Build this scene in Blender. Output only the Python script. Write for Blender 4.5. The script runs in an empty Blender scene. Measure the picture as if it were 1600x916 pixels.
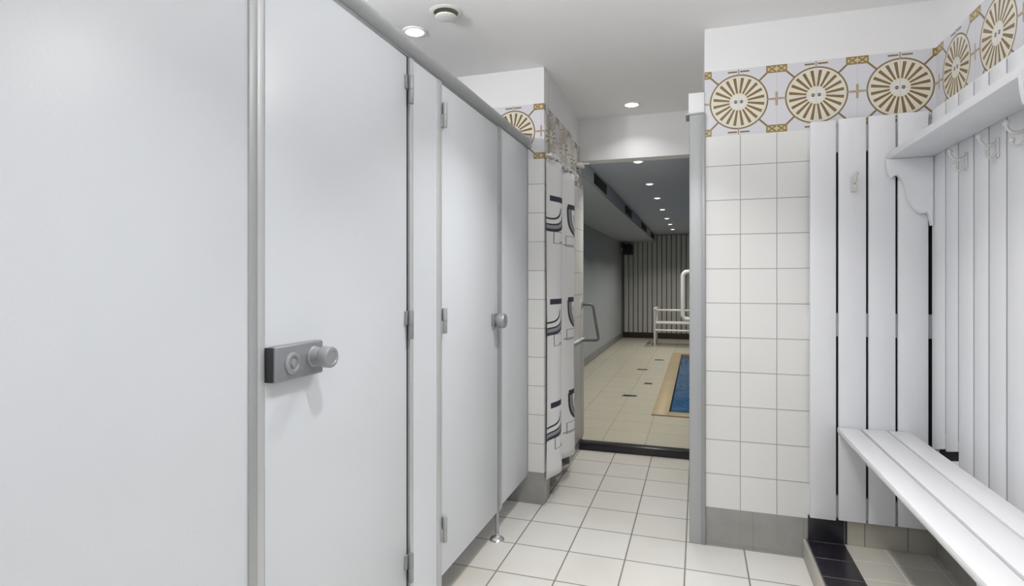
import bpy, bmesh, math, random
from mathutils import Vector, Matrix
random.seed(3)
C = bpy.context.scene.collection
PI = math.pi
# ------------------------------------------------------------------ camera, world, exposure
FPX, YAW, HCAM, HOR = 890.0, math.radians(18.05), 1.2, 438.0
cd = bpy.data.cameras.new('camera'); cam = bpy.data.objects.new('camera', cd); C.objects.link(cam)
cam.location = (0, 0, HCAM); cam.rotation_euler = (PI/2, 0, YAW)
cd.sensor_fit = 'HORIZONTAL'; cd.sensor_width = 36; cd.lens = 36*FPX/1600
cd.shift_y = -(458-HOR)/1600; cd.clip_start = 0.02
bpy.context.scene.camera = cam
w = bpy.data.worlds.new('world'); bpy.context.scene.world = w; w.use_nodes = True
w.node_tree.nodes['Background'].inputs[0].default_value = (0.8, 0.85, 0.9, 1)
w.node_tree.nodes['Background'].inputs[1].default_value = 0.05
vs = bpy.context.scene.view_settings
vs.view_transform = 'Standard'; vs.look = 'None'; vs.gamma = 1; vs.use_curve_mapping = False
vs.exposure = -0.06
ROOM_W, OPAL_FILL_W, POOL_W = 6.5, 9.0, 6.5           # watts of one downlight in the changing room / added opal fill lamp / downlight by the pool
ROOM_COL, POOL_COL = (1.0, 0.988, 0.978), (1.0, 0.96, 0.88)

# a pixel of the photograph -> a measure in the room (only used to survey the layout)
FX, FY, RX, RY = -math.sin(YAW), math.cos(YAW), math.cos(YAW), math.sin(YAW)
def ray(px, py=HOR):
    u = (px-800)/FPX
    return FX+u*RX, FY+u*RY, (HOR-py)/FPX
def onY(px, Y, py=HOR):
    a, b, c = ray(px, py); t = Y/b
    return a*t, HCAM+c*t
def onX(px, X, py=HOR):
    a, b, c = ray(px, py); t = X/a
    return b*t, HCAM+c*t

# ------------------------------------------------------------------ node helper
class E:
    def __init__(s, nt, k): s.nt, s.k = nt, k
    def op(s, o, *a):
        n = s.nt.nodes.new('ShaderNodeMath'); n.operation = o
        for i, v in enumerate((s,)+a):
            if isinstance(v, E): s.nt.links.new(v.k, n.inputs[i])
            else: n.inputs[i].default_value = v
        return E(s.nt, n.outputs[0])
    def __add__(s, o): return s.op('ADD', o)
    def __sub__(s, o): return s.op('SUBTRACT', o)
    def __mul__(s, o): return s.op('MULTIPLY', o)
    def __truediv__(s, o): return s.op('DIVIDE', o)
    def __lt__(s, o): return s.op('LESS_THAN', o)
    def __gt__(s, o): return s.op('GREATER_THAN', o)
    def __and__(s, o): return s.op('MULTIPLY', o)
    def __or__(s, o): return s.op('MAXIMUM', o)
    def inv(s): return (s*-1.0)+1.0
    def abs(s): return s.op('ABSOLUTE')
    def frac(s): return s.op('FRACT')
    def floor(s): return s.op('FLOOR')
    def sqrt(s): return s.op('SQRT')
    def mn(s, o): return s.op('MINIMUM', o)
    def mx(s, o): return s.op('MAXIMUM', o)
def line(x, pitch, off, wd):                    # 1 on grid lines
    f = ((x-off)/pitch+0.5).frac()-0.5
    return f.abs() < (wd/2/pitch)
def mix(nt, f, a, b):
    n = nt.nodes.new('ShaderNodeMix'); n.data_type = 'RGBA'
    nt.links.new(f.k, n.inputs[0]) if isinstance(f, E) else None
    for i, v in ((6, a), (7, b)):
        if isinstance(v, tuple): n.inputs[i].default_value = (*v, 1)
        else: nt.links.new(v, n.inputs[i])
    return n.outputs[2]
def new_mat(name, rough=0.5, metal=0.0, col=(0.8,0.8,0.8), spec=0.5):
    m = bpy.data.materials.new(name); m.use_nodes = True
    b = m.node_tree.nodes['Principled BSDF']
    b.inputs['Base Color'].default_value = (*col, 1); b.inputs['Roughness'].default_value = rough
    b.inputs['Metallic'].default_value = metal; b.inputs['Specular IOR Level'].default_value = spec
    return m, m.node_tree, b
def position(nt):
    g = nt.nodes.new('ShaderNodeNewGeometry'); s = nt.nodes.new('ShaderNodeSeparateXYZ')
    nt.links.new(g.outputs['Position'], s.inputs[0])
    s2 = nt.nodes.new('ShaderNodeSeparateXYZ'); nt.links.new(g.outputs['Normal'], s2.inputs[0])
    return [E(nt, s.outputs[i]) for i in range(3)], [E(nt, s2.outputs[i]) for i in range(3)], g.outputs['Position']
def noise(nt, vec, scale, detail=3, stretch=None):
    if stretch:
        mp = nt.nodes.new('ShaderNodeMapping'); mp.inputs['Scale'].default_value = stretch
        nt.links.new(vec, mp.inputs[0]); vec = mp.outputs[0]
    n = nt.nodes.new('ShaderNodeTexNoise'); n.inputs['Scale'].default_value = scale; n.inputs['Detail'].default_value = detail
    nt.links.new(vec, n.inputs['Vector']); return E(nt, n.outputs[0])
def bump(nt, b, h, dist, strength=1.0):
    n = nt.nodes.new('ShaderNodeBump'); n.inputs['Distance'].default_value = dist; n.inputs['Strength'].default_value = strength
    nt.links.new(h.k, n.inputs['Height']); nt.links.new(n.outputs[0], b.inputs['Normal'])

def mottled(name, col, var=0.04, scale=6, rough=0.5, metal=0.0, bmp=0.0, bscale=60, stretch=None, spec=0.5):
    m, nt, b = new_mat(name, rough, metal, col, spec)
    _, _, P = position(nt)
    n = noise(nt, P, scale, 4, stretch)
    lo = tuple(c*(1-var) for c in col); hi = tuple(min(1, c*(1+var)) for c in col)
    nt.links.new(mix(nt, n, lo, hi), b.inputs['Base Color'])
    if bmp: bump(nt, b, noise(nt, P, bscale, 3, stretch), bmp)
    return m

M = {}
M['laminate'] = mottled('white_laminate', (0.69, 0.72, 0.755), 0.012, 5, 0.34, bmp=0.0002, bscale=140)
M['alu'] = mottled('brushed_aluminium', (0.44, 0.45, 0.46), 0.05, 20, 0.45, 0.45, stretch=(1, 1, 0.05))
M['alu_light'] = mottled('anodised_aluminium', (0.60, 0.61, 0.62), 0.03, 20, 0.45, 0.4, stretch=(1, 1, 0.05))
M['alu_dark'] = mottled('dull_aluminium', (0.36, 0.37, 0.38), 0.05, 20, 0.45, 0.6)
M['guard'] = mottled('grey_guard_sheet', (0.50, 0.505, 0.50), 0.05, 6, 0.4, 0.1)
M['rail_dark'] = mottled('dark_rail', (0.15, 0.155, 0.16), 0.05, 20, 0.4, 0.3)
M['gasket'] = mottled('dark_rubber', (0.03, 0.032, 0.035), 0.1, 20, 0.6)
M['zinc'] = mottled('grey_zinc', (0.30, 0.31, 0.33), 0.06, 30, 0.4, 0.4)
M['zinc_light'] = mottled('satin_zinc', (0.36, 0.37, 0.385), 0.05, 30, 0.4, 0.45)
M['chrome'] = mottled('chrome', (0.8, 0.8, 0.8), 0.02, 20, 0.15, 1.0)
M['ceiling'] = mottled('ceiling_paint', (0.90, 0.90, 0.90), 0.01, 3, 0.8, bmp=0.0005, bscale=120)
M['paint'] = mottled('white_wall_paint', (0.79, 0.79, 0.80), 0.01, 3, 0.6)
M['board'] = mottled('white_painted_board', (0.77, 0.78, 0.81), 0.02, 14, 0.4, bmp=0.0008, bscale=50, stretch=(1, 1, 0.06))
M['bench'] = mottled('white_gloss_slat', (0.74, 0.745, 0.76), 0.02, 14, 0.32, bmp=0.0008, bscale=50, stretch=(1, 0.06, 1))
M['hook'] = mottled('white_enamel', (0.66, 0.66, 0.64), 0.02, 14, 0.25)
M['joint'] = mottled('seam_shade_grey', (0.16, 0.16, 0.165), 0.1, 14, 0.7)  # dark tone standing in for shade in the board seams
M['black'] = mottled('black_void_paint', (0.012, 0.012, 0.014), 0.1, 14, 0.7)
M['white_metal'] = mottled('white_lacquer', (0.8, 0.8, 0.78), 0.02, 14, 0.3)
M['pool_wall'] = mottled('pool_wall_paint', (0.44, 0.475, 0.505), 0.04, 2, 0.6)
M['pool_ceiling'] = mottled('pool_ceiling_paint', (0.52, 0.56, 0.63), 0.04, 2, 0.75)
M['slat'] = mottled('pool_slat_paint', (0.62, 0.62, 0.59), 0.04, 6, 0.5)
M['brownbase'] = mottled('brown_skirting', (0.05, 0.035, 0.03), 0.2, 6, 0.4)
M['rim'] = mottled('valve_plastic', (0.76, 0.76, 0.735), 0.02, 6, 0.4)
M['slot'] = mottled('valve_slot', (0.16, 0.15, 0.10), 0.1, 6, 0.6)

def tile_floor(name, col, var, grout, px, ox, py, oy, wd, rough=0.3, stain=0.0):
    m, nt, b = new_mat(name, rough)
    (x, y, z), _, P = position(nt)
    g = line(x, px, ox, wd) | line(y, py, oy, wd)
    idx = ((x-ox)/px).floor()*12.9898 + ((y-oy)/py).floor()*78.233
    rnd = (idx.op('SINE')*43758.5).frac()
    n = noise(nt, P, 5, 4)
    f = rnd*0.5+n*0.5
    c = mix(nt, f, tuple(v*(1-var) for v in col), tuple(v*(1+var) for v in col))
    if stain:
        s = noise(nt, P, 1.7, 4); s = ((s-0.45)*4.0).mx(0.0).mn(1.0)*stain
        c = mix(nt, s, c, tuple(v*k for v, k in zip(col, (0.75, 0.68, 0.55))))
    nt.links.new(mix(nt, g, c, grout), b.inputs['Base Color'])
    nt.links.new((g*0.4+rough).k, b.inputs['Roughness'])
    bump(nt, b, g.inv(), 0.0012)
    return m
M['floor'] = tile_floor('corridor_floor_tile', (0.68, 0.67, 0.64), 0.05, (0.20, 0.19, 0.17), 0.2465, -0.05, 0.2575, 2.472, 0.006, 0.28, 0.35)
M['platform'] = tile_floor('platform_floor_tile', (0.46, 0.44, 0.39), 0.10, (0.62, 0.60, 0.54), 0.15, 0.59, 0.15, 2.735, 0.006, 0.35)
M['pool_floor'] = tile_floor('pool_floor_tile', (0.50, 0.47, 0.385), 0.05, (0.36, 0.335, 0.27), 0.30, -0.05, 0.30, 4.1, 0.007, 0.35)
M['coping'] = tile_floor('pool_coping_tile', (0.43, 0.335, 0.20), 0.06, (0.35, 0.27, 0.17), 5.0, 0.0, 0.25, 4.97, 0.006, 0.4)
M['black_tile'] = tile_floor('black_edge_tile', (0.022, 0.020, 0.027), 0.2, (0.16, 0.15, 0.16), 0.145, 0.445, 0.155, 2.56, 0.004, 0.28)
M['black_step'] = tile_floor('black_step_tile', (0.022, 0.020, 0.027), 0.2, (0.05, 0.048, 0.05), 0.2465, -0.05, 5, 0, 0.003, 0.28)
M['basin'] = tile_floor('pool_basin_tile', (0.03, 0.13, 0.30), 0.15, (0.10, 0.22, 0.36), 0.1, 0.0, 0.1, 0.0, 0.008, 0.3)

def wall_tile(name, offx, offy, cenx, ceny, base=True):
    """white square tiles over a grey tile skirting, a patterned frieze two tiles high, white paint above"""
    m, nt, b = new_mat(name, 0.22)
    (x, y, z), (nx, ny, nz), P = position(nt)
    side = nx.abs() > 0.5
    def sel(a, c): return a*side + c*side.inv()
    s_t = sel(y-offy, x-offx); s_b = sel(y-ceny, x-cenx)
    ZB, ZT, P_ = 1.850, 2.145, 0.311
    g = line(s_t, 0.149, 0.0, 0.0035) | line(z, 0.1545, 0.17, 0.0035)
    idx = (s_t/0.149).floor()*12.9898 + ((z-0.17)/0.1545).floor()*78.233
    rnd = (idx.op('SINE')*43758.5).frac()
    tile = mix(nt, rnd, (0.735, 0.735, 0.715), (0.765, 0.765, 0.75))
    tile = mix(nt, g, tile, (0.40, 0.39, 0.38))
    # frieze
    a = (s_b/P_+0.5).frac()*P_-P_/2; aa = a.abs(); bb = z-(ZB+ZT)/2; ab = bb.abs()
    r = (a*a+bb*bb).sqrt(); th = bb.op('ARCTAN2', a)
    n = 20
    ang = ((th*(n/2/PI)).frac()-0.5).abs()*(2*PI/n)*r
    spoke = (ang < (r*0.045+0.0022)) & (r > 0.038) & (r < 0.107)
    halo = (ang < (r*0.075+0.003)) & (r > 0.036) & (r < 0.106)
    ring = (r-0.119).abs() < 0.0032
    disc = r < 0.119
    hub = r < 0.030
    dots = (((aa-0.012)*(aa-0.012)*1.0+bb*bb).sqrt() < 0.0075)
    a2 = (aa*-1.0)+P_/2
    cross = ((a2 < 0.0045) & (ab < 0.030)) | ((ab < 0.0045) & (a2 < 0.022))
    barr = (ab < 0.0035) & (a2 < 0.040)
    box = (a2 < 0.042) & (ab > 0.114)
    boxo = box & (((a2-0.039).abs() < 0.0032) | ((ab-0.117).abs() < 0.0032) | (ab > 0.142))
    boxx = box & ((((a2*0.75-(ab-0.117)).abs()) < 0.004) | (((a2*0.75+(ab-0.117))-0.028).abs() < 0.004))
    diag = ((aa-ab).abs() < 0.0055) & (r > 0.119) & (aa < 0.120)
    dash = (ab > 0.131) & (ab < 0.138) & (aa < 0.045) & (aa > 0.006)
    stem = (aa < 0.0028) & (ab > 0.119) & (ab < 0.145)
    fr = mix(nt, disc, (0.66, 0.66, 0.70), (0.71, 0.68, 0.585))
    fr = mix(nt, halo & disc, fr, (0.78, 0.74, 0.63))
    fr = mix(nt, hub, fr, (0.74, 0.72, 0.68))
    fr = mix(nt, box, fr, (0.60, 0.50, 0.28))
    brown = (0.205, 0.135, 0.055)
    fr = mix(nt, spoke | ring | diag | barr | dash | stem, fr, brown)
    fr = mix(nt, cross, fr, (0.33, 0.20, 0.06))
    fr = mix(nt, boxo | boxx, fr, (0.26, 0.18, 0.07))
    fr = mix(nt, dots, fr, (0.10, 0.08, 0.07))
    joint = line(s_b, P_/2, 0.0, 0.002) | ((z-(ZB+ZT)/2).abs() < 0.001)
    fr = mix(nt, joint, fr, (0.55, 0.53, 0.50))
    c = mix(nt, z > ZB, tile, fr)
    top = z > ZT
    c = mix(nt, top, c, (0.79, 0.79, 0.80))
    if base:
        nb = noise(nt, P, 14, 4)
        gb = line(s_t, 0.149*1.35, 0.0, 0.003)
        bc = mix(nt, nb, (0.27, 0.265, 0.25), (0.37, 0.365, 0.345))
        bc = mix(nt, gb, bc, (0.25, 0.24, 0.22))
        c = mix(nt, z < 0.17, c, bc)
    nt.links.new(c, b.inputs['Base Color'])
    nt.links.new((top*0.4+0.22).k, b.inputs['Roughness'])
    bump(nt, b, (g & (z < ZB)).inv(), 0.001)
    return m
M['wall_tile'] = wall_tile('tiled_wall', 0.0325, 2.735, 0.174, 2.546)
M['wall_tile_left'] = wall_tile('tiled_wall_left', -0.778, 2.94, -0.95, 3.71)
M['wall_white'] = M['paint']

def emit(name, col, st):
    m, nt, b = new_mat(name, 0.4, 0, col)
    b.inputs['Emission Color'].default_value = (*col, 1); b.inputs['Emission Strength'].default_value = st
    return m
M['lamp'] = emit('lit_lamp_glass', (1.0, 0.98, 0.95), 9.0)
M['opal'] = emit('fill_lamp_glass', (1.0, 0.98, 0.95), 3.0)  # glowing shade of the added fill lamps
M['pool_lamp'] = emit('lit_pool_lamp_glass', (1.0, 0.97, 0.90), 2.2)

def water():
    m, nt, b = new_mat('pool_water', 0.04, 0, (0.01, 0.09, 0.24))
    b.inputs['Transmission Weight'].default_value = 0.55; b.inputs['IOR'].default_value = 1.33
    b.inputs['Base Color'].default_value = (0.03, 0.22, 0.52, 1)
    _, _, P = position(nt); bump(nt, b, noise(nt, P, 3.5, 3), 0.02, 0.6)
    return m
M['water'] = water()

def curtain_mat():
    m, nt, b = new_mat('printed_shower_curtain', 0.55)
    uv = nt.nodes.new('ShaderNodeUVMap'); uv.uv_map = 'UVMap'
    s = nt.nodes.new('ShaderNodeSeparateXYZ'); nt.links.new(uv.outputs[0], s.inputs[0])
    u, v = E(nt, s.outputs[0]), E(nt, s.outputs[1])
    a = (u-0.36).abs()                                   # mirrored about the middle fold
    f = ((v-0.27)/0.565).frac()*0.565                    # 0 at the motif's foot, bar on top at 0.26
    bar = (f > 0.232) & (f < 0.262) & (a > 0.095) & (a < 0.31)
    def arc(rad, wd):                                    # nested curls opening away from the fold
        dx = ((a-0.33)*-1.0).mx(0.0)*0.74; dy = (f-0.245)*1.0
        q = (dx.op('POWER', 3.2)+dy.abs().op('POWER', 3.2)).op('POWER', 1/3.2)
        return ((q-rad).abs() < wd) & (dy < 0.0)
    lines = arc(0.172, 0.008) | arc(0.142, 0.005) | (arc(0.110, 0.005) & (f < 0.20))
    grey = arc(0.157, 0.009)
    black = bar
    box = (((a-0.17).abs().mx((f-0.035).abs()*3.0)-0.095).abs() < 0.006) | (((f-0.012).abs() < 0.004) & (a < 0.2) & (a > 0.04))
    c = mix(nt, grey, (0.86, 0.86, 0.875), (0.30, 0.30, 0.33))
    c = mix(nt, box, c, (0.30, 0.30, 0.34))
    c = mix(nt, black | lines, c, (0.028, 0.026, 0.05))
    nt.links.new(c, b.inputs['Base Color'])
    b.inputs['Subsurface Weight'].default_value = 0.0
    return m
M['curtain'] = curtain_mat()

# ------------------------------------------------------------------ mesh helper
class MB:
    def __init__(s): s.bm = bmesh.new()
    def _merge(s, t):
        me = bpy.data.meshes.new('t'); t.to_mesh(me); t.free(); s.bm.from_mesh(me); bpy.data.meshes.remove(me)
    def box(s, x0, x1, y0, y1, z0, z1, bev=0.0, seg=2):
        t = bmesh.new(); bmesh.ops.create_cube(t, size=1)
        for v in t.verts:
            v.co = Vector(((x0+x1)/2+v.co.x*(x1-x0), (y0+y1)/2+v.co.y*(y1-y0), (z0+z1)/2+v.co.z*(z1-z0)))
        if bev: bmesh.ops.bevel(t, geom=t.edges[:], offset=bev, segments=seg, profile=0.5, affect='EDGES')
        s._merge(t); return s
    def tube(s, pts, rad, n=14, smooth=True):
        t = bmesh.new(); pts = [Vector(p) for p in pts]; rings = []
        rads = rad if isinstance(rad, (list, tuple)) else [rad]*len(pts)
        ref = None
        for i, p in enumerate(pts):
            d = (pts[min(i+1, len(pts)-1)]-pts[max(i-1, 0)]).normalized()
            if ref is None: ref = Vector((0, 0, 1)) if abs(d.z) < 0.9 else Vector((1, 0, 0))
            e1 = (ref-d*ref.dot(d)).normalized(); ref = e1; e2 = d.cross(e1)
            rings.append([t.verts.new(p+(e1*math.cos(2*PI*k/n)+e2*math.sin(2*PI*k/n))*rads[i]) for k in range(n)])
        for a, b in zip(rings, rings[1:]):
            for k in range(n):
                f = t.faces.new((a[k], a[(k+1) % n], b[(k+1) % n], b[k])); f.smooth = smooth
        t.faces.new(rings[0][::-1]); t.faces.new(rings[-1])
        bmesh.ops.recalc_face_normals(t, faces=t.faces[:]); s._merge(t); return s
    def lathe(s, prof, origin, axis='z', n=28):     # prof: (radius, height) pairs along the axis
        t = bmesh.new(); rings = []
        A = {'z': Matrix.Identity(3), 'x': Matrix.Rotation(PI/2, 3, 'Y'), 'y': Matrix.Rotation(-PI/2, 3, 'X')}[axis]
        for r, h in prof:
            rings.append([t.verts.new(A @ Vector((max(r, 1e-5)*math.cos(2*PI*k/n), max(r, 1e-5)*math.sin(2*PI*k/n), h))+Vector(origin)) for k in range(n)])
        for a, b in zip(rings, rings[1:]):
            for k in range(n):
                t.faces.new((a[k], a[(k+1) % n], b[(k+1) % n], b[k])).smooth = True
        t.faces.new(rings[0][::-1]); t.faces.new(rings[-1])
        bmesh.ops.recalc_face_normals(t, faces=t.faces[:]); s._merge(t); return s
    def ball(s, c, r):
        t = bmesh.new(); bmesh.ops.create_uvsphere(t, u_segments=16, v_segments=10, radius=r)
        for v in t.verts: v.co += Vector(c)
        for f in t.faces: f.smooth = True
        s._merge(t); return s
    def prism(s, poly, y0, y1, bev=0.0):             # outline in x,z drawn out along y
        t = bmesh.new(); a = [t.verts.new((x, y0, z)) for x, z in poly]; b = [t.verts.new((x, y1, z)) for x, z in poly]
        n = len(poly); t.faces.new(a); t.faces.new(b[::-1])
        for k in range(n): t.faces.new((a[k], b[k], b[(k+1) % n], a[(k+1) % n]))
        bmesh.ops.recalc_face_normals(t, faces=t.faces[:])
        if bev: bmesh.ops.bevel(t, geom=[e for e in t.edges if abs(e.verts[0].co.y-e.verts[1].co.y) < 1e-6], offset=bev, segments=2, affect='EDGES')
        s._merge(t); return s
    def build(s, name, mat, parent=None, root=None):
        me = bpy.data.meshes.new(name)
        root = root or parent
        if root is not None:
            off = Vector(root.location) if root.parent is None else Vector(root.parent.location)
            for v in s.bm.verts: v.co -= off
        s.bm.to_mesh(me); s.bm.free(); me.materials.append(mat)
        # soft shading only where faces were marked smooth; sharp past 40 degrees
        try: me.set_sharp_from_angle(angle=math.radians(40))
        except Exception: pass
        o = bpy.data.objects.new(name, me); C.objects.link(o)
        if parent is not None: o.parent = parent
        return o
def top(parent):
    while parent.parent: parent = parent.parent
    return parent
def part(name, mb, mat, parent): return mb.build(name, mat, parent, top(parent))
def thing(name, label, cat, loc, group=None):
    o = bpy.data.objects.new(name, None); o.empty_display_size = 0.05; C.objects.link(o); o.location = loc
    o['label'] = label; o['category'] = cat
    if group: o['group'] = group
    return o
def tag(o, label, cat, group=None):
    o['label'] = label; o['category'] = cat
    if group: o['group'] = group
    return o
def struct(name, mb, mat, label, cat):
    o = mb.build(name, mat); o['kind'] = 'structure'; o['label'] = label; o['category'] = cat; return o
def copy_tree(o, loc=None, label=None, parent=None):
    c = o.copy(); C.objects.link(c)
    if parent: c.parent = parent; c.matrix_parent_inverse = o.matrix_parent_inverse
    if loc is not None: c.location = loc
    if label: c['label'] = label
    for ch in list(o.children): copy_tree(ch, parent=c)
    return c

# ------------------------------------------------------------------ the setting
ZC = 2.34                      # ceiling
XP = -0.87                     # face of the cubicle partition
YS = 2.735                     # stub wall facing us
XR = 0.9205                    # right wall
YD, YD2 = 4.0, 4.12            # wall with the doorway to the pool
XL = -0.778                    # left wall of the passage
YPIER = 2.94
ZP = 0.05                     # pool floor
ZK = 0.083                     # raised platform under the bench
PZC = 2.10                     # pool ceiling
PXL, PXR, PYF = -1.45, 4.2, 11.6

struct('floor', MB().box(-2.4, 1.05, -2.2, YD, -0.12, 0), M['floor'], 'pale square floor tiles of the changing room', 'floor')
struct('ceiling', MB().box(-2.4, 1.05, -2.2, YD2, ZC, ZC+0.1), M['ceiling'], 'flat white ceiling of the changing room', 'ceiling')
struct('wall_right', MB().box(XR, XR+0.15, -2.2, YS, 0, ZC), M['wall_tile'], 'right wall behind the boards with patterned tile frieze', 'wall')
struct('wall_front', MB().box(0.03, XR+0.15, YS, YD2, 0, ZC), M['wall_tile'], 'white tiled wall with patterned frieze right of the grey post', 'wall')
struct('wall_back', MB().box(-2.4, 1.05, -2.3, -2.2, 0, ZC), M['paint'], 'white wall behind the viewer', 'wall')
struct('wall_left', MB().box(-2.5, -2.4, -2.2, YD2, 0, ZC), M['paint'], 'white wall at the back of the cubicles', 'wall')
# pier between cubicles and shower, shower lintel, short wall up to the doorway
m = MB().box(-2.4, XL, YPIER, YPIER+0.13, 0, ZC, 0.004)
struct('wall_pier', m, M['wall_tile_left'], 'narrow white tiled pier at the end of the cubicle partition', 'wall')
m = MB().box(XL-0.12, XL, YPIER+0.13, 3.66, 1.875, ZC)
struct('wall_lintel', m, M['wall_tile_left'], 'lintel with patterned frieze over the shower curtain', 'wall')
m = MB().box(-2.4, XL-0.02, 3.66, YD2, 0, ZC)
struct('wall_passage', m, M['wall_tile_left'], 'short tiled wall between shower and pool doorway', 'wall')
# doorway header and the pool side of that wall
struct('wall_header', MB().box(XL-0.02, 0.03, YD, YD2, 2.045, ZC), M['paint'], 'white wall above the pool doorway', 'wall')
m = MB().box(PXL-0.1, XL-0.02, YD2, YD2+0.02, ZP, PZC); m.box(0.03, PXR, YD2, YD2+0.02, ZP, PZC)
struct('wall_near', m, M['pool_wall'], 'grey wall around the doorway on the pool side', 'wall')
# black tiled step into the pool hall
struct('trim_1', MB().box(XL-0.02, 0.03, YD-0.015, YD+0.065, 0, ZP+0.002, 0.003), M['black_step'], 'black tiled threshold step of the pool doorway', 'threshold')
# pool hall: floor around the basin
PX0, PX1, PY0, PY1 = -0.375, 2.9, 4.97, 9.3
m = MB()
m.box(PXL, PXR, YD2+0.02, PY0, ZP-0.12, ZP); m.box(XL-0.02, 0.03, YD+0.065, YD2+0.02, -0.05, ZP); m.box(PXL, PXR, PY1, PYF, ZP-0.12, ZP)
m.box(PXL, PX0, PY0, PY1, ZP-0.12, ZP); m.box(PX1, PXR, PY0, PY1, ZP-0.12, ZP)
struct('floor', m, M['pool_floor'], 'beige tiled floor around the pool', 'floor')
struct('ceiling', MB().box(PXL-0.1, PXR+0.1, YD2, PYF+0.1, PZC, PZC+0.1), M['pool_ceiling'], 'dark grey ceiling of the pool hall', 'ceiling')
struct('wall_left', MB().box(PXL-0.1, PXL, YD2, PYF, ZP-0.1, PZC), M['pool_wall'], 'grey left wall of the pool hall', 'wall')
struct('wall_right', MB().box(PXR, PXR+0.1, YD2, PYF, ZP-0.1, PZC), M['pool_wall'], 'right wall of the pool hall', 'wall')
m = MB().box(PXL-0.1, PXR+0.1, PYF, PYF+0.1, ZP-0.1, PZC)
struct('wall_far', m, mottled('pool_back_paint', (0.16, 0.16, 0.16), 0.1, 3, 0.7), 'dark wall behind the slats of the pool hall', 'wall')
m = MB()
k = 0
while PXL+0.05+k*0.092+0.079 < PXR:
    x = PXL+0.05+k*0.092; m.box(x, x+0.079, PYF-0.03, PYF, ZP+0.11, PZC-0.01, 0.006, 1); k += 1
struct('wall_slats', m, M['slat'], 'pale vertical slats on the far pool wall', 'wall')
struct('baseboard_far', MB().box(PXL, PXR, PYF-0.035, PYF, ZP, ZP+0.11, 0.004), M['brownbase'], 'dark brown skirting under the far slats', 'baseboard')
struct('baseboard_left', MB().box(PXL, PXL+0.02, YD2+0.02, PYF-0.035, ZP, ZP+0.10, 0.004), M['alu_dark'], 'grey skirting along the left pool wall', 'baseboard')
# boxed duct along the left pool wall
t = thing('ventilation_duct', 'grey boxed duct with dark vents along the left of the pool ceiling', 'duct', (-1.1, YD2+0.02, PZC))
part('casing', MB().box(PXL, -0.80, YD2+0.021, PYF-0.04, 1.955, PZC, 0.005), M['pool_wall'], t)
for pa, pb in ((928, 948), (976.5, 987), (1002, 1010.5), (1017, 1022)):
    ya, yb2 = onX(pa, -0.80)[0], onX(pb, -0.80)[0]; yv = (ya+yb2)/2; hv = (yb2-ya)/2; print('VENT', ya, yb2)
    v = part('vent', MB().box(-0.806, -0.799, yv-hv, yv+hv, 1.985, 2.08, 0.003), M['black'], t)
    g = MB()
    for k in range(4): g.box(-0.810, -0.804, yv-hv+0.005, yv+hv-0.005, 1.996+k*0.022, 2.001+k*0.022)
    part('louvre', g, M['alu_dark'], v)

# raised platform with black tiled kerb
struct('floor', MB().box(0.592, XR, -2.2, YS, 0, ZK), M['platform'], 'greyish beige tiled platform under the bench', 'floor')
struct('trim_2', MB().box(0.445, 0.592, -2.2, YS, 0.0, ZK+0.001, 0.003), M['black_tile'], 'black tiled kerb along the edge of the platform', 'kerb')
struct('trim_3', MB().box(0.432, 0.445, -2.2, YS, 0, ZK-0.002, 0.002), mottled('kerb_riser_tile', (0.46, 0.44, 0.39), 0.06, 12, 0.4), 'beige riser tiles below the black kerb', 'trim')
struct('baseboard_front', MB().box(0.60, XR, YS-0.012, YS, ZK, ZK+0.105, 0.002), tile_floor('base_tile', (0.44, 0.42, 0.36), 0.1, (0.25, 0.23, 0.2), 0.155, 0.82, 5, 0, 0.004, 0.4), 'grey beige skirting tiles behind the platform', 'baseboard')
struct('baseboard_front', MB().box(0.452, 0.60, YS-0.012, YS, ZK+0.001, ZK+0.105, 0.002), M['black_tile'], 'black skirting tile at the head of the kerb', 'baseboard')

# ------------------------------------------------------------------ cubicle partition
ZB0, ZT0 = 0.14, 1.915
TH = 0.028
def ypx(px): return onX(px, XP)[0]
yA0, yA1 = ypx(414), ypx(637)
yB0, yB1 = ypx(690), ypx(778)
# dividers between the cubicles, behind the doors
struct('wall_divider', MB().box(-2.4, XP-TH-0.01, yA1+0.09, yA1+0.115, 0.0, ZT0, 0.002), M['laminate'], 'white divider between two cubicles', 'wall')
struct('wall_divider', MB().box(-2.4, XP-TH-0.01, 0.93, 0.955, 0.0, ZT0, 0.002), M['laminate'], 'white divider between two cubicles', 'wall')
# head rail
t = thing('head_rail', 'long rounded aluminium rail along the top of the cubicles', 'rail', (XP, 1.4, ZT0))
part('rail', MB().tube([(XP-0.01, -0.6, ZT0+0.028), (XP-0.01, YPIER-0.008, ZT0+0.028)], 0.026, 20), M['alu'], t)
part('rail_end', MB().box(XP-0.042, XP+0.022, YPIER-0.009, YPIER, ZT0-0.005, ZT0+0.062, 0.004), M['alu_dark'], t)
part('gasket', MB().box(XP-0.026, XP-0.004, -0.6, YPIER-0.012, ZT0-0.006, ZT0+0.006), M['alu_dark'], t)
# near panel
t = thing('partition', 'wide white laminate panel filling the left edge of the photo', 'panel', (XP, 0.3, ZB0))
part('panel', MB().box(XP-TH, XP, -0.35, ypx(388), ZB0, ZT0-0.007, 0.002), M['laminate'], t)
# post
y0, y1 = ypx(387), ypx(413)
t = thing('cubicle_post', 'tall grey aluminium post left of the door with the lock', 'post', (XP, y0, 0))
ym = y0+(y1-y0)*0.52
part('channel', MB().box(XP-TH-0.004, XP+0.004, y0+0.0005, ym, 0.0, ZT0-0.007, 0.002), M['alu'], t)
part('rebate', MB().box(XP-TH-0.004, XP+0.0015, ym, y1-0.001, 0.0, ZT0-0.007, 0.0015), M['alu_light'], t)

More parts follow.
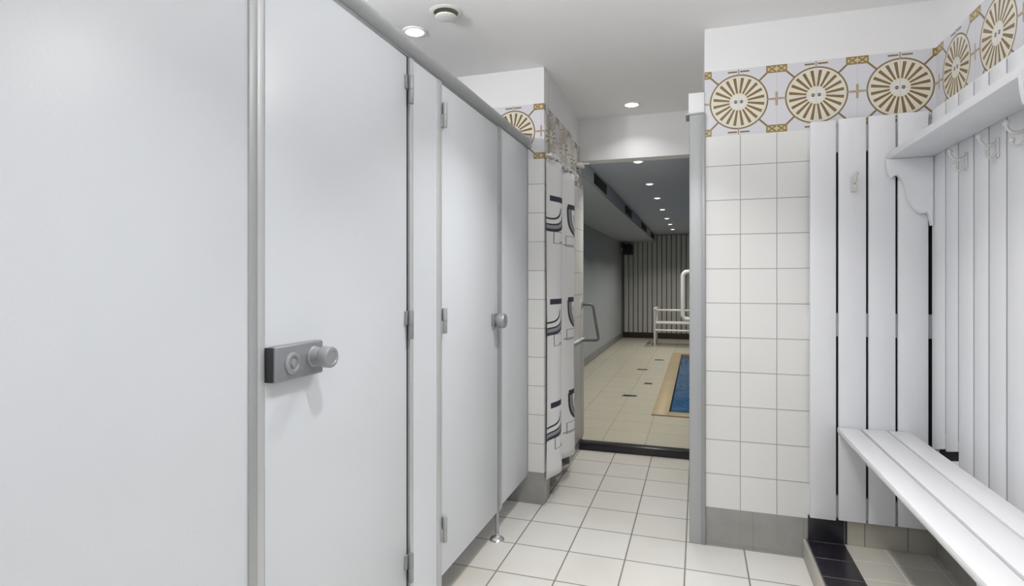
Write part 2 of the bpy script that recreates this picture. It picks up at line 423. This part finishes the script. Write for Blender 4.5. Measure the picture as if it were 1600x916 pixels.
def hinge(root, y, z, sgn, mat):
    # barrel of two knuckles with two leaves; sgn = side of the door leaf
    h = part('hinge', MB().lathe([(0.0075, -0.045), (0.0085, -0.043), (0.0085, -0.001), (0.007, 0.0), (0.0085, 0.001), (0.0085, 0.043), (0.0075, 0.045)], (XP+0.0128, y, z), 'z', 14)
             .box(XP+0.0002, XP+0.0065, y+min(sgn*0.003, sgn*0.020), y+max(sgn*0.003, sgn*0.020), z, z+0.043, 0.001), mat, root)
    part('hinge_leaf', MB().box(XP+0.0043, XP+0.0075, y+min(0, -sgn*0.012), y+max(0, -sgn*0.012), z-0.043, z, 0.001), M['alu_light'], h)
def lock(root, y, z, sgn):
    """box lock with indicator disc and projecting turn knob; sgn points from the door's free edge into the door"""
    xs = XP+0.0005
    lk = part('lock_case', MB().box(xs, xs+0.024, y+min(sgn*0.004, sgn*0.165), y+max(sgn*0.004, sgn*0.165), z-0.039, z+0.039, 0.005, 3), M['zinc'], root)
    part('lock_bolt', MB().box(xs-0.001, xs+0.018, y+min(-sgn*0.001, sgn*0.004), y+max(-sgn*0.001, sgn*0.004), z-0.037, z+0.037, 0.001), M['gasket'], lk)
    part('indicator', MB().lathe([(0.024, 0), (0.024, 0.004), (0.021, 0.006), (0.0165, 0.006), (0.015, 0.003), (0.009, 0.003), (0.008, 0.007), (0.004, 0.008)], (xs+0.0235, y+sgn*0.055, z-0.002), 'x', 26), M['zinc_light'], lk)
    part('turn_knob', MB().lathe([(0.024, 0), (0.024, 0.004), (0.021, 0.006), (0.0205, 0.024), (0.0232, 0.026), (0.0245, 0.029), (0.0245, 0.048), (0.0225, 0.052), (0.016, 0.0525), (0.015, 0.0510), (0.004, 0.0510)], (xs+0.0235, y+sgn*0.128, z+0.004), 'x', 30), M['zinc_light'], lk)
# door A
t = thing('cubicle_door', 'large white cubicle door with grey box lock and knob, nearest the viewer', 'door', (XP, yA1, ZB0), 'cubicle doors')
part('leaf', MB().box(XP-TH, XP, yA0, yA1-0.006, ZB0, ZT0-0.012, 0.0025), M['laminate'], t)
zl = onX(455, XP+0.02, 566)[1]
lock(t, yA0, zl, 1)
for z in (1.80, 1.06, 0.295): hinge(t, yA1-0.002, z, -1, M['alu_dark'])
# pilaster between the doors
y0, y1 = ypx(638), ypx(690)
t = thing('cubicle_pilaster', 'narrow white partition strip edged in aluminium between two cubicle doors', 'panel', (XP, y0, 0), 'narrow partition strips')
part('panel', MB().box(XP-TH, XP-0.001, y0+0.030, y1-0.040, 0.10, ZT0-0.007), M['laminate'], t)
part('gasket', MB().box(XP-TH-0.002, XP-0.006, y0-0.006, y0+0.008, 0.10, ZT0-0.007), M['gasket'], t)
part('edge_strip', MB().box(XP-TH-0.003, XP+0.003, y0+0.008, y0+0.030, 0.0, ZT0-0.007, 0.002), M['alu_light'], t)
part('edge_strip', MB().box(XP-TH-0.003, XP+0.004, y1-0.040, y1-0.004, 0.0, ZT0-0.007, 0.003), M['alu_light'], t)
# door B
t = thing('cubicle_door', 'white cubicle door with small round grey knob, in the middle of the partition', 'door', (XP, yB0, ZB0), 'cubicle doors')
part('leaf', MB().box(XP-TH, XP, yB0+0.003, yB1-0.003, ZB0, ZT0-0.012, 0.0025), M['laminate'], t)
lock_z = 1.02
kn = part('lock_case', MB().box(XP+0.0005, XP+0.010, yB1-0.085, yB1-0.006, lock_z-0.030, lock_z+0.030, 0.004), M['zinc'], t)
part('turn_knob', MB().lathe([(0.022, 0), (0.022, 0.006), (0.030, 0.008), (0.033, 0.013), (0.033, 0.036), (0.030, 0.042), (0.019, 0.043), (0.004, 0.0425)], (XP+0.0095, yB1-0.046, lock_z-0.002), 'x', 28), M['zinc_light'], kn)
for z in (1.79, 1.055, 0.31): hinge(t, yB0+0.001, z, 1, M['alu'])
# end panel with foot
y0, y1 = ypx(779), ypx(825)
t = thing('cubicle_pilaster', 'white end panel of the partition on a slim metal foot, beside the tiled pier', 'panel', (XP, y0, 0), 'narrow partition strips')
part('panel', MB().box(XP-TH, XP, y0+0.048, y1-0.008, ZB0+0.01, ZT0-0.007, 0.002), M['laminate'], t)
part('edge_strip', MB().box(XP-TH-0.003, XP+0.003, y0+0.002, y0+0.022, ZB0-0.005, ZT0-0.007, 0.002), M['alu'], t)
part('edge_strip', MB().box(XP-TH-0.003, XP+0.001, y0+0.022, y0+0.048, ZB0-0.005, ZT0-0.007, 0.001), M['alu_light'], t)
part('edge_strip', MB().box(XP-TH-0.003, XP+0.003, y1-0.008, YPIER-0.001, ZB0-0.005, ZT0-0.01, 0.002), M['alu'], t)
fy = y0+0.012
f = part('foot', MB().tube([(XP-0.012, fy, 0.004), (XP-0.012, fy, ZB0)], 0.0085, 14), M['alu'], t)
part('foot_plate', MB().lathe([(0.034, 0), (0.035, 0.003), (0.030, 0.010), (0.012, 0.018), (0.010, 0.030)], (XP-0.012, fy, 0), 'z', 24), M['chrome'], f)

# ------------------------------------------------------------------ shower curtain and passage
def make_curtain():
    bm = bmesh.new(); uvl = bm.loops.layers.uv.new('UVMap')
    y0, y1, z0, z1 = YPIER+0.012, 3.645, 0.13, 1.855
    nu, nv = 150, 40; grid = []; arc = 0; prev = None; us = []
    def pos(i, j):
        s = i/nu; v = j/nv
        ph = (s-0.5)*2*PI*2.0
        x = XL+0.030-0.020*math.cos(ph)*(1.0-0.2*v)-0.016*math.exp(-((s-0.5)/0.045)**2)+0.004*math.sin(11*s+5*v)
        y = y0+(y1-y0)*s
        return Vector((x, y, z0+(z1-z0)*v))
    for i in range(nu+1):
        p = pos(i, 20)
        if prev is not None: arc += (p-prev).length
        prev = p; us.append(i/nu*0.72)
        grid.append([bm.verts.new(pos(i, j)) for j in range(nv+1)])
    for i in range(nu):
        for j in range(nv):
            f = bm.faces.new((grid[i][j], grid[i+1][j], grid[i+1][j+1], grid[i][j+1])); f.smooth = True
            for l, (ii, jj) in zip(f.loops, ((i, j), (i+1, j), (i+1, j+1), (i, j+1))):
                l[uvl].uv = (us[ii], z0+(z1-z0)*jj/nv)
    return bm
t = thing('shower_curtain', 'white shower curtain with black curled print hanging in the shower opening', 'curtain', (XL, 3.3, 0.11))
mb = MB(); mb.bm.free(); mb.bm = make_curtain()
o = part('fabric', mb, M['curtain'], t)
sm = o.modifiers.new('thickness', 'SOLIDIFY'); sm.thickness = 0.0015
for k in range(8):
    yy = YPIER+0.05+k*0.088
    part('ring', MB().tube([(XL+0.030+0.020*math.cos(a), yy, 1.862+0.020*math.sin(a)) for a in [q*2*PI/16 for q in range(17)]], 0.0025, 6), M['white_metal'], t)
t = tag(MB().tube([(XL+0.030, YPIER+0.02, 1.874), (XL+0.030, 3.68, 1.874)], 0.009, 12)
        .tube([(XL+0.001, YPIER+0.03, 1.874), (XL+0.030, YPIER+0.03, 1.874)], 0.007, 10).tube([(XL-0.019, 3.675, 1.874), (XL+0.030, 3.675, 1.874)], 0.007, 10).build('curtain_rod', M['white_metal']),
        'thin white rod carrying the shower curtain', 'curtain rod')

# grey cladding low on the passage wall with its rail
t = thing('wall_guard', 'grey metal guard plate low on the wall by the pool doorway', 'guard', (XL, 3.85, 0))
part('plate', MB().box(XL-0.0195, XL-0.010, 3.70, YD+0.11, 0.08, 0.77, 0.003), M['guard'], t)
part('cap', MB().box(XL-0.0195, XL-0.004, 3.70, YD+0.11, 0.771, 0.781, 0.003), M['white_metal'], t)
t = thing('grab_rail', 'dark bent grab rail on the left wall of the pool doorway', 'grab rail', (XL, 4.0, 0.8))
yr = YD+0.08
p0 = (XL-0.019, yr, 1.025)
part('rail', MB().tube([p0, (XL+0.045, yr, 1.025), (XL+0.058, yr, 1.018), (XL+0.063, yr, 1.005), (XL+0.100, yr, 0.79), (XL+0.100, yr, 0.778), (XL+0.09, yr, 0.768), (XL-0.019, yr, 0.766)], 0.010, 12), M['rail_dark'], t)
part('mounting_plate', MB().lathe([(0.028, 0), (0.028, 0.005), (0.012, 0.007)], (XL-0.0195, yr, 1.025), 'x', 20), M['alu'], t)
t = thing('door_closer', 'slim white door stay high on the left wall beside the pool doorway', 'door stay', (XL, 3.9, 2.0))
part('body', MB().box(XL-0.0195, XL+0.02, 3.86, 3.98, 1.985, 2.012, 0.004), M['white_metal'], t)
part('arm', MB().tube([(XL-0.0, 3.95, 2.02), (XL+0.05, 3.99, 2.02)], 0.006, 10), M['white_metal'], t)

# grey door post at the end of the tiled wall
t = thing('door_post', 'tall grey metal door post at the left end of the tiled wall', 'post', (0, YS, 0))
part('post', MB().box(-0.036, 0.0295, YS-0.010, YS+0.10, 0, 1.955, 0.004), M['alu'], t)
part('edge_strip', MB().box(0.018, 0.034, YS-0.014, YS-0.001, 0, 1.955, 0.002), M['alu_dark'], t)
part('head_block', MB().box(-0.040, 0.0295, YS-0.008, YS+0.10, 1.962, 2.055, 0.003), M['paint'], t)
part('cap_strip', MB().box(-0.052, 0.0295, YS-0.012, YS+0.10, 1.955, 1.962, 0.001), M['alu_dark'], t)

# open pool door, seen edge on behind the post
t = thing('pool_door', 'open pool door seen edge-on behind the grey post, with a white handle', 'door', (-0.03, YD2+0.02, ZP))
part('leaf', MB().box(-0.052, -0.012, YD2+0.03, 5.0, ZP+0.008, 2.03, 0.003), M['alu'], t)
yh = 4.72; xh = onY(1067, yh)[0]
zt_, zb_ = onY(1067, yh, 425)[1], onY(1067, yh, 499)[1]
pts = [(-0.052, yh, zt_)]
for k in range(7):
    a = PI/2+k*PI/12; pts.append((xh+0.035+0.035*math.cos(a), yh, zt_-0.035+0.035*math.sin(a)))
for k in range(7):
    a = PI+k*PI/12; pts.append((xh+0.035+0.035*math.cos(a), yh, zb_+0.035+0.035*math.sin(a)))
pts.append((-0.052, yh, zb_))
part('pull_handle', MB().tube(pts, 0.017, 16), M['white_metal'], t)

# ------------------------------------------------------------------ board panelling
ZBT = 1.872                        # top of boards
YB = YS-0.042                      # face of boards on the tiled wall
xs = [(1266, 1306.5), (1310.5, 1353.5), (1357.5, 1399.5), (1403.5, 1451)]
t = thing('wall_panelling', 'four white vertical boards on battens beside the tiled wall', 'panelling', (0.66, YS, ZK), 'board panelling')
x_first = onY(xs[0][0], YB)[0]
for i, (a, b) in enumerate(xs):
    x0, x1 = onY(a, YB)[0], onY(b, YB)[0]
    z0 = (0.190, 0.193, 0.193, 0.195)[i]
    o = part('board', MB().box(x0, min(x1, 0.884), YB, YB+0.018, z0, ZBT+(0, 0.004, 0.006, 0.008)[i], 0.0025), M['board'], t)
for z0, z1 in ((1.74, 1.85), (0.963, 1.061), (0.20, 0.289)):
    part('batten', MB().box(x_first+0.004, XR-0.002, YB+0.0185, YS-0.0005, z0, z1, 0.002), M['board'], t)
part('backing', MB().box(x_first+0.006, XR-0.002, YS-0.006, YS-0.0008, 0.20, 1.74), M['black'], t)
XB = XR-0.030                      # face of boards on the right wall
cuts = [onX(p, XB)[0] for p in (1477, 1497, 1521, 1544.6, 1572.5)]
edges = [YB-0.004]+cuts
while edges[-1] > -0.6: edges.append(edges[-1]-0.112)
t = thing('wall_panelling', 'row of white vertical boards on the right wall behind bench and shelf', 'panelling', (XR, 1.5, ZK), 'board panelling')
for i, (ya, yb) in enumerate(zip(edges, edges[1:])):
    g = 0.0036
    if i < 2:
        # the two corner boards have a slanting slot cut through them just above the bench
        def cut(Y, py): return HCAM+(HOR-py)/FPX*(FX*XB+FY*Y)
        up, lo = MB(), MB()
        up.box(XB, XB+0.018, yb+g, ya-g, 0.5, ZBT+0.006, 0.002); lo.box(XB, XB+0.018, yb+g, ya-g, 0.20, 0.5, 0.002)
        for v in up.bm.verts:
            if v.co.z < 0.6: v.co.z += cut(v.co.y, 702+4*i)-0.5
        for v in lo.bm.verts:
            if v.co.z > 0.4: v.co.z += cut(v.co.y, 719+2*i)-0.5
        part('board', up, M['board'], t); part('board', lo, M['board'], t)
    else:
        part('board', MB().box(XB, XB+0.018, yb+g, ya-g, 0.20, ZBT+0.006, 0.002), M['board'], t)
for z0, z1 in ((1.70, 1.84), (0.97, 1.06), (0.27, 0.36)):
    part('batten', MB().box(XB+0.0185, XR-0.0005, edges[-1], edges[0]-0.01, z0, z1), M['board'], t)
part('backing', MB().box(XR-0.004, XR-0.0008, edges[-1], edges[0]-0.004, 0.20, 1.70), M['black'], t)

m = MB()  # dark strips added in the board seams to imitate their shade
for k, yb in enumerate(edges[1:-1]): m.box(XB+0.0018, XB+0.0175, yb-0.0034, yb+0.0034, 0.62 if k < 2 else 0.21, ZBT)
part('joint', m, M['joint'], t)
# bench
HB = 0.585
t = thing('bench', 'white slatted bench along the right wall', 'bench', (0.68, 1.6, ZK))
YBF = YB-0.004
xb = [onY(1308, YBF, 670)[0], onY(1342, YBF)[0], onY(1346, YBF)[0], onY(1385, YBF)[0], onY(1388, YBF)[0], onY(1424, YBF)[0]]
for k in range(3):
    part('slat', MB().box(xb[2*k], xb[2*k+1], -0.4, YBF, HB-0.022, HB, 0.004), M['bench'], t)
part('ledger', MB().box(xb[0]+0.035, 0.80, YBF-0.022, YBF, HB-0.05, HB-0.0225, 0.003), M['board'], t)
for yb in (2.36, 1.5, 0.6, -0.25):
    br = part('bracket', MB().box(xb[0]+0.03, xb[5]-0.01, yb-0.016, yb+0.016, HB-0.062, HB-0.0225, 0.003), M['board'], t)
    part('brace', MB().prism([(XB-0.001, 0.25), (XB-0.001, 0.32), (xb[0]+0.14, HB-0.063), (xb[0]+0.08, HB-0.063)], yb-0.013, yb+0.013), M['board'], br)
    part('screw', MB().lathe([(0.006, 0), (0.005, -0.003), (0.001, -0.004)], (xb[0]+0.03, yb, HB-0.042), 'x', 12), M['alu_dark'], br)

# shelf with ogee brackets
xf, zf = onY(1386, YB-0.006, 250)
t = thing('shelf', 'long white wooden shelf on curved brackets above the bench', 'shelf', (0.8, 1.6, zf))
part('shelf_board', MB().box(xf, XB-0.001, -0.3, YB-0.003, zf, zf+0.028, 0.003), M['board'], t)
prof = [(1386.5, 252.5), (1387.5, 262), (1390, 274), (1394, 278), (1398, 274), (1403, 273), (1409, 279), (1414, 289), (1418, 301), (1422, 313), (1427, 322), (1433, 329), (1439, 333), (1445, 333), (1449, 331), (1453, 336), (1455, 345), (1456, 352)]
yk = YB-0.030
pts = [onY(a, yk, b) for a, b in prof]
zt = zf-0.0005
pts = [(min(x, XB-0.001), min(z, zt)) for x, z in pts]
pts[0] = (pts[0][0], zt)
poly = pts+[(XB-0.001, pts[-1][1]), (XB-0.001, zt)]
part('bracket', MB().prism(poly, yk, YB-0.003, 0.002), M['board'], t)
for yy in (1.655, 0.6):
    part('bracket', MB().prism(poly, yy, yy+0.022, 0.002), M['board'], t)

# coat hooks: white double hooks (built on a wall facing -y, then turned)
def make_hook(label, loc, rz):
    t = thing('coat_hook', label, 'coat hook', (0, 0, 0), 'white coat hooks')
    part('plate', MB().box(-0.009, 0.009, -0.005, 0, -0.033, 0.030, 0.004, 3), M['hook'], t)
    a1 = [(0, -0.004, 0.012), (0, -0.020, 0.006), (0, -0.036, 0.008), (0, -0.047, 0.020), (0, -0.050, 0.032)]
    part('upper_arm', MB().tube(a1, [0.006, 0.0055, 0.005, 0.005, 0.005], 10).ball((0, -0.050, 0.036), 0.0088), M['hook'], t)
    a2 = [(0, -0.004, -0.016), (0, -0.014, -0.028), (0, -0.025, -0.032), (0, -0.034, -0.026), (0, -0.036, -0.018)]
    part('lower_arm', MB().tube(a2, 0.0045, 10).ball((0, -0.036, -0.014), 0.0075), M['hook'], t)
    t.location = loc; t.rotation_euler = (0, 0, rz)
    return t
hx, hz = onY(1333, YB, 288)
h0 = make_hook('white double coat hook alone on the boards left of the shelf', (hx, YB-0.0003, hz), 0)
for px, lb in ((1500, 'white coat hook under the shelf, farthest into the corner'), (1548, 'white coat hook under the shelf, second from the corner'), (1592, 'white coat hook under the shelf, at the right edge of the photo')):
    y, z = onX(px, XB-0.02, 240)
    c = copy_tree(h0, (XB-0.0003, y, 1.615), lb); c.rotation_euler = (0, 0, -PI/2)

# ------------------------------------------------------------------ ceiling fittings
def downlight(label, x, y, z, watts, mat, col, r=0.04, group='changing room downlights', spread=125):
    t = thing('downlight', label, 'downlight', (x, y, z), group)
    part('trim_ring', MB().lathe([(r, -0.001), (r+0.002, -0.006), (r+0.012, -0.006), (r+0.016, -0.001), (r+0.016, 0.0)], (x, y, z), 'z', 28), M['white_metal'], t)
    part('lens', MB().lathe([(0.001, -0.014), (r*0.4, -0.0132), (r*0.75, -0.0098), (r*0.97, -0.0045), (r*0.97, -0.0012)], (x, y, z), 'z', 24), mat, t)
    ld = bpy.data.lights.new('lamp_light', 'AREA'); ld.shape = 'DISK'; ld.size = r*2; ld.spread = math.radians(spread); ld.energy = watts; ld.color = col
    lo = bpy.data.objects.new('lamp_light', ld); C.objects.link(lo); lo.parent = t; lo.location = (0, 0, -0.016)
    return t
def ceil_at(px, py, z):
    a, b, c = ray(px, py); k = (z-HCAM)/c
    return a*k, b*k
x, y = ceil_at(648, 49, ZC); downlight('bright downlight in the ceiling just above the head rail', x, y, ZC, ROOM_W*0.1, M['lamp'], ROOM_COL)
x, y = ceil_at(987, 163, ZC); downlight('bright downlight in the ceiling in front of the pool doorway', x, y, ZC, ROOM_W*0.17, M['lamp'], ROOM_COL)
for x, y, k in ((-0.15, 1.95, 1.45), (0.0, 0.65, 1.3), (0.0, -0.75, 1.0)):
    downlight('recessed downlight in the changing room ceiling', x, y, ZC, ROOM_W*k, M['lamp'], ROOM_COL, spread=100)
def opal_fill_lamp(x, y, k, label, drop=0.0):  # lamps added out of view to brighten ceiling and upper walls
    t = thing('fill_lamp', label, 'ceiling lamp', (x, y, ZC), 'added opal fill lamps')
    part('base', MB().lathe([(0.10, -0.03), (0.105, -0.025), (0.105, 0.0)], (x, y, ZC), 'z', 32), M['white_metal'], t)
    part('opal_shade', MB().lathe([(0.001, -0.105-drop), (0.04, -0.102-drop), (0.075, -0.088-drop), (0.098, -0.062-drop), (0.10, -0.0305-drop)], (x, y, ZC), 'z', 32), M['opal'], t)
    if drop: part('stem', MB().tube([(x, y, ZC-0.025), (x, y, ZC-0.031-drop)], 0.012), M['white_metal'], t)
    ld = bpy.data.lights.new('lamp_light', 'POINT'); ld.shadow_soft_size = 0.06; ld.energy = OPAL_FILL_W*k; ld.color = ROOM_COL
    lo = bpy.data.objects.new('lamp_light', ld); C.objects.link(lo); lo.parent = t; lo.location = (0, 0, -0.18-drop)
for x, y, k, dr in ((-0.05, 1.45, 0.6, 0.05), (0.1, -0.7, 1.0, 0.05), (-1.35, 1.0, 4.6, 0.13), (-1.35, -0.1, 3.6, 0.13)):
    opal_fill_lamp(x, y, k, 'added round opal fill lamp, out of view', dr)
for i, (px, py) in enumerate(((997, 252), (1015, 287), (1027, 309), (1035, 327), (1042, 341), (1047, 350), (1051, 358))):
    x, y = ceil_at(px, py, PZC)
    downlight(('nearest', 'second', 'third', 'fourth', 'fifth', 'sixth', 'farthest')[i]+' small downlight in the row along the pool hall ceiling', x, y, PZC, POOL_W, M['pool_lamp'], POOL_COL, 0.032, 'pool hall downlights')
# round extract valve
x, y = ceil_at(697, 19, ZC)
t = thing('extract_valve', 'round cream ceiling extract valve above the cubicles', 'vent', (x, y, ZC))
part('collar', MB().lathe([(0.052, -0.001), (0.053, -0.005), (0.062, -0.004), (0.070, -0.001), (0.070, 0)], (x, y, ZC), 'z', 36), M['rim'], t)
part('slot', MB().lathe([(0.001, -0.0015), (0.0515, -0.0015), (0.0515, -0.0005)], (x, y, ZC), 'z', 36), M['slot'], t)
part('disc', MB().lathe([(0.001, -0.030), (0.03, -0.029), (0.044, -0.024), (0.046, -0.020), (0.02, -0.012), (0.008, -0.0016)], (x, y, ZC), 'z', 36), M['rim'], t)

# ------------------------------------------------------------------ pool hall
t = thing('swimming_pool', 'blue swimming pool edged in sandy tiles, beyond the doorway', 'pool', (1.2, 7, ZP))
cw = 0.14
m = MB(); m.box(PX0, PX0+cw, PY0, PY1, ZP-0.1, ZP+0.012, 0.004).box(PX1-cw, PX1, PY0, PY1, ZP-0.1, ZP+0.012, 0.004)
m.box(PX0+cw, PX1-cw, PY0, PY0+cw, ZP-0.1, ZP+0.012, 0.004).box(PX0+cw, PX1-cw, PY1-cw, PY1, ZP-0.1, ZP+0.012, 0.004)
part('coping', m, M['coping'], t)
m = MB(); a, b, c, d = PX0+cw, PX1-cw, PY0+cw, PY1-cw
m.box(a-0.05, b+0.05, c-0.05, d+0.05, -1.3, -1.2)
m.box(a-0.05, a, c, d, -1.2, ZP-0.1).box(b, b+0.05, c, d, -1.2, ZP-0.1).box(a-0.05, b+0.05, c-0.05, c, -1.2, ZP-0.1).box(a-0.05, b+0.05, d, d+0.05, -1.2, ZP-0.1)
part('basin', m, M['basin'], t)
part('water', MB().box(a+0.001, b-0.001, c+0.001, d-0.001, -1.19, ZP-0.03), M['water'], t)
t = thing('pool_bench', 'white tubular bench with armrests by the far pool wall', 'bench', (0.2, 10.2, ZP))
yc = 10.2
x0 = onY(1023, yc)[0]; x1 = x0+0.75
fr = MB()
for x in (x0, x1):
    part('leg', MB().tube([(x, yc, ZP), (x, yc, 0.70)], 0.018, 10), M['white_metal'], t)
    part('leg', MB().tube([(x, yc+0.5, ZP), (x, yc+0.5, 0.69)], 0.018, 10), M['white_metal'], t)
    part('armrest', MB().box(x-0.025, x+0.025, yc-0.03, yc+0.52, 0.685, 0.715, 0.006), M['white_metal'], t)
m = MB()
for k in range(5): m.box(x0-0.01, x1+0.01, yc+0.02+k*0.095, yc+0.095+k*0.095, 0.44, 0.46, 0.004)
part('seat', m, M['white_metal'], t)
part('stretcher', MB().tube([(x0, yc, 0.33), (x1, yc, 0.33)], 0.016, 10), M['white_metal'], t)
part('stretcher', MB().tube([(x0, yc, 0.68), (x1, yc, 0.68)], 0.016, 10), M['white_metal'], t)
# dark box speaker in the far corner
t = thing('loudspeaker', 'small dark box loudspeaker in the far left corner of the pool hall', 'loudspeaker', (PXL, 11, 1.8))
xx, yy = PXL+0.10, 11.3
part('cabinet', MB().box(PXL+0.06, PXL+0.24, yy-0.1, yy+0.1, 1.70, 1.90, 0.012), M['black'], t)
part('bracket', MB().box(PXL+0.0005, PXL+0.065, yy-0.03, yy+0.03, 1.77, 1.83, 0.004), M['alu_dark'], t)
# floor drains
def floor_at(px, py, z):
    a, b, c = ray(px, py); k = (z-HCAM)/c
    return a*k, b*k
for px, py, wd, lb in ((984, 619, 0.15, 'thin floor drain nearest the pool doorway'), (1013, 600, 0.10, 'dark floor drain close to the pool edge'), (1004, 578, 0.14, 'pale floor drain left of the pool, halfway along'), (1030, 563, 0.14, 'floor drain by the far part of the pool edge')):
    x, y = floor_at(px, py, ZP)
    t = thing('floor_drain', lb, 'drain', (x, y, ZP), 'pool floor drains')
    part('frame', MB().box(x-wd/2, x+wd/2, y-0.045, y+0.045, ZP-0.001, ZP+0.004, 0.0015), M['alu_dark'], t)
    g = MB()
    for k in range(5): g.box(x-wd/2+0.012, x+wd/2-0.012, y-0.034+k*0.015, y-0.026+k*0.015, ZP+0.0035, ZP+0.0052)
    part('grate', g, M['black'], t)
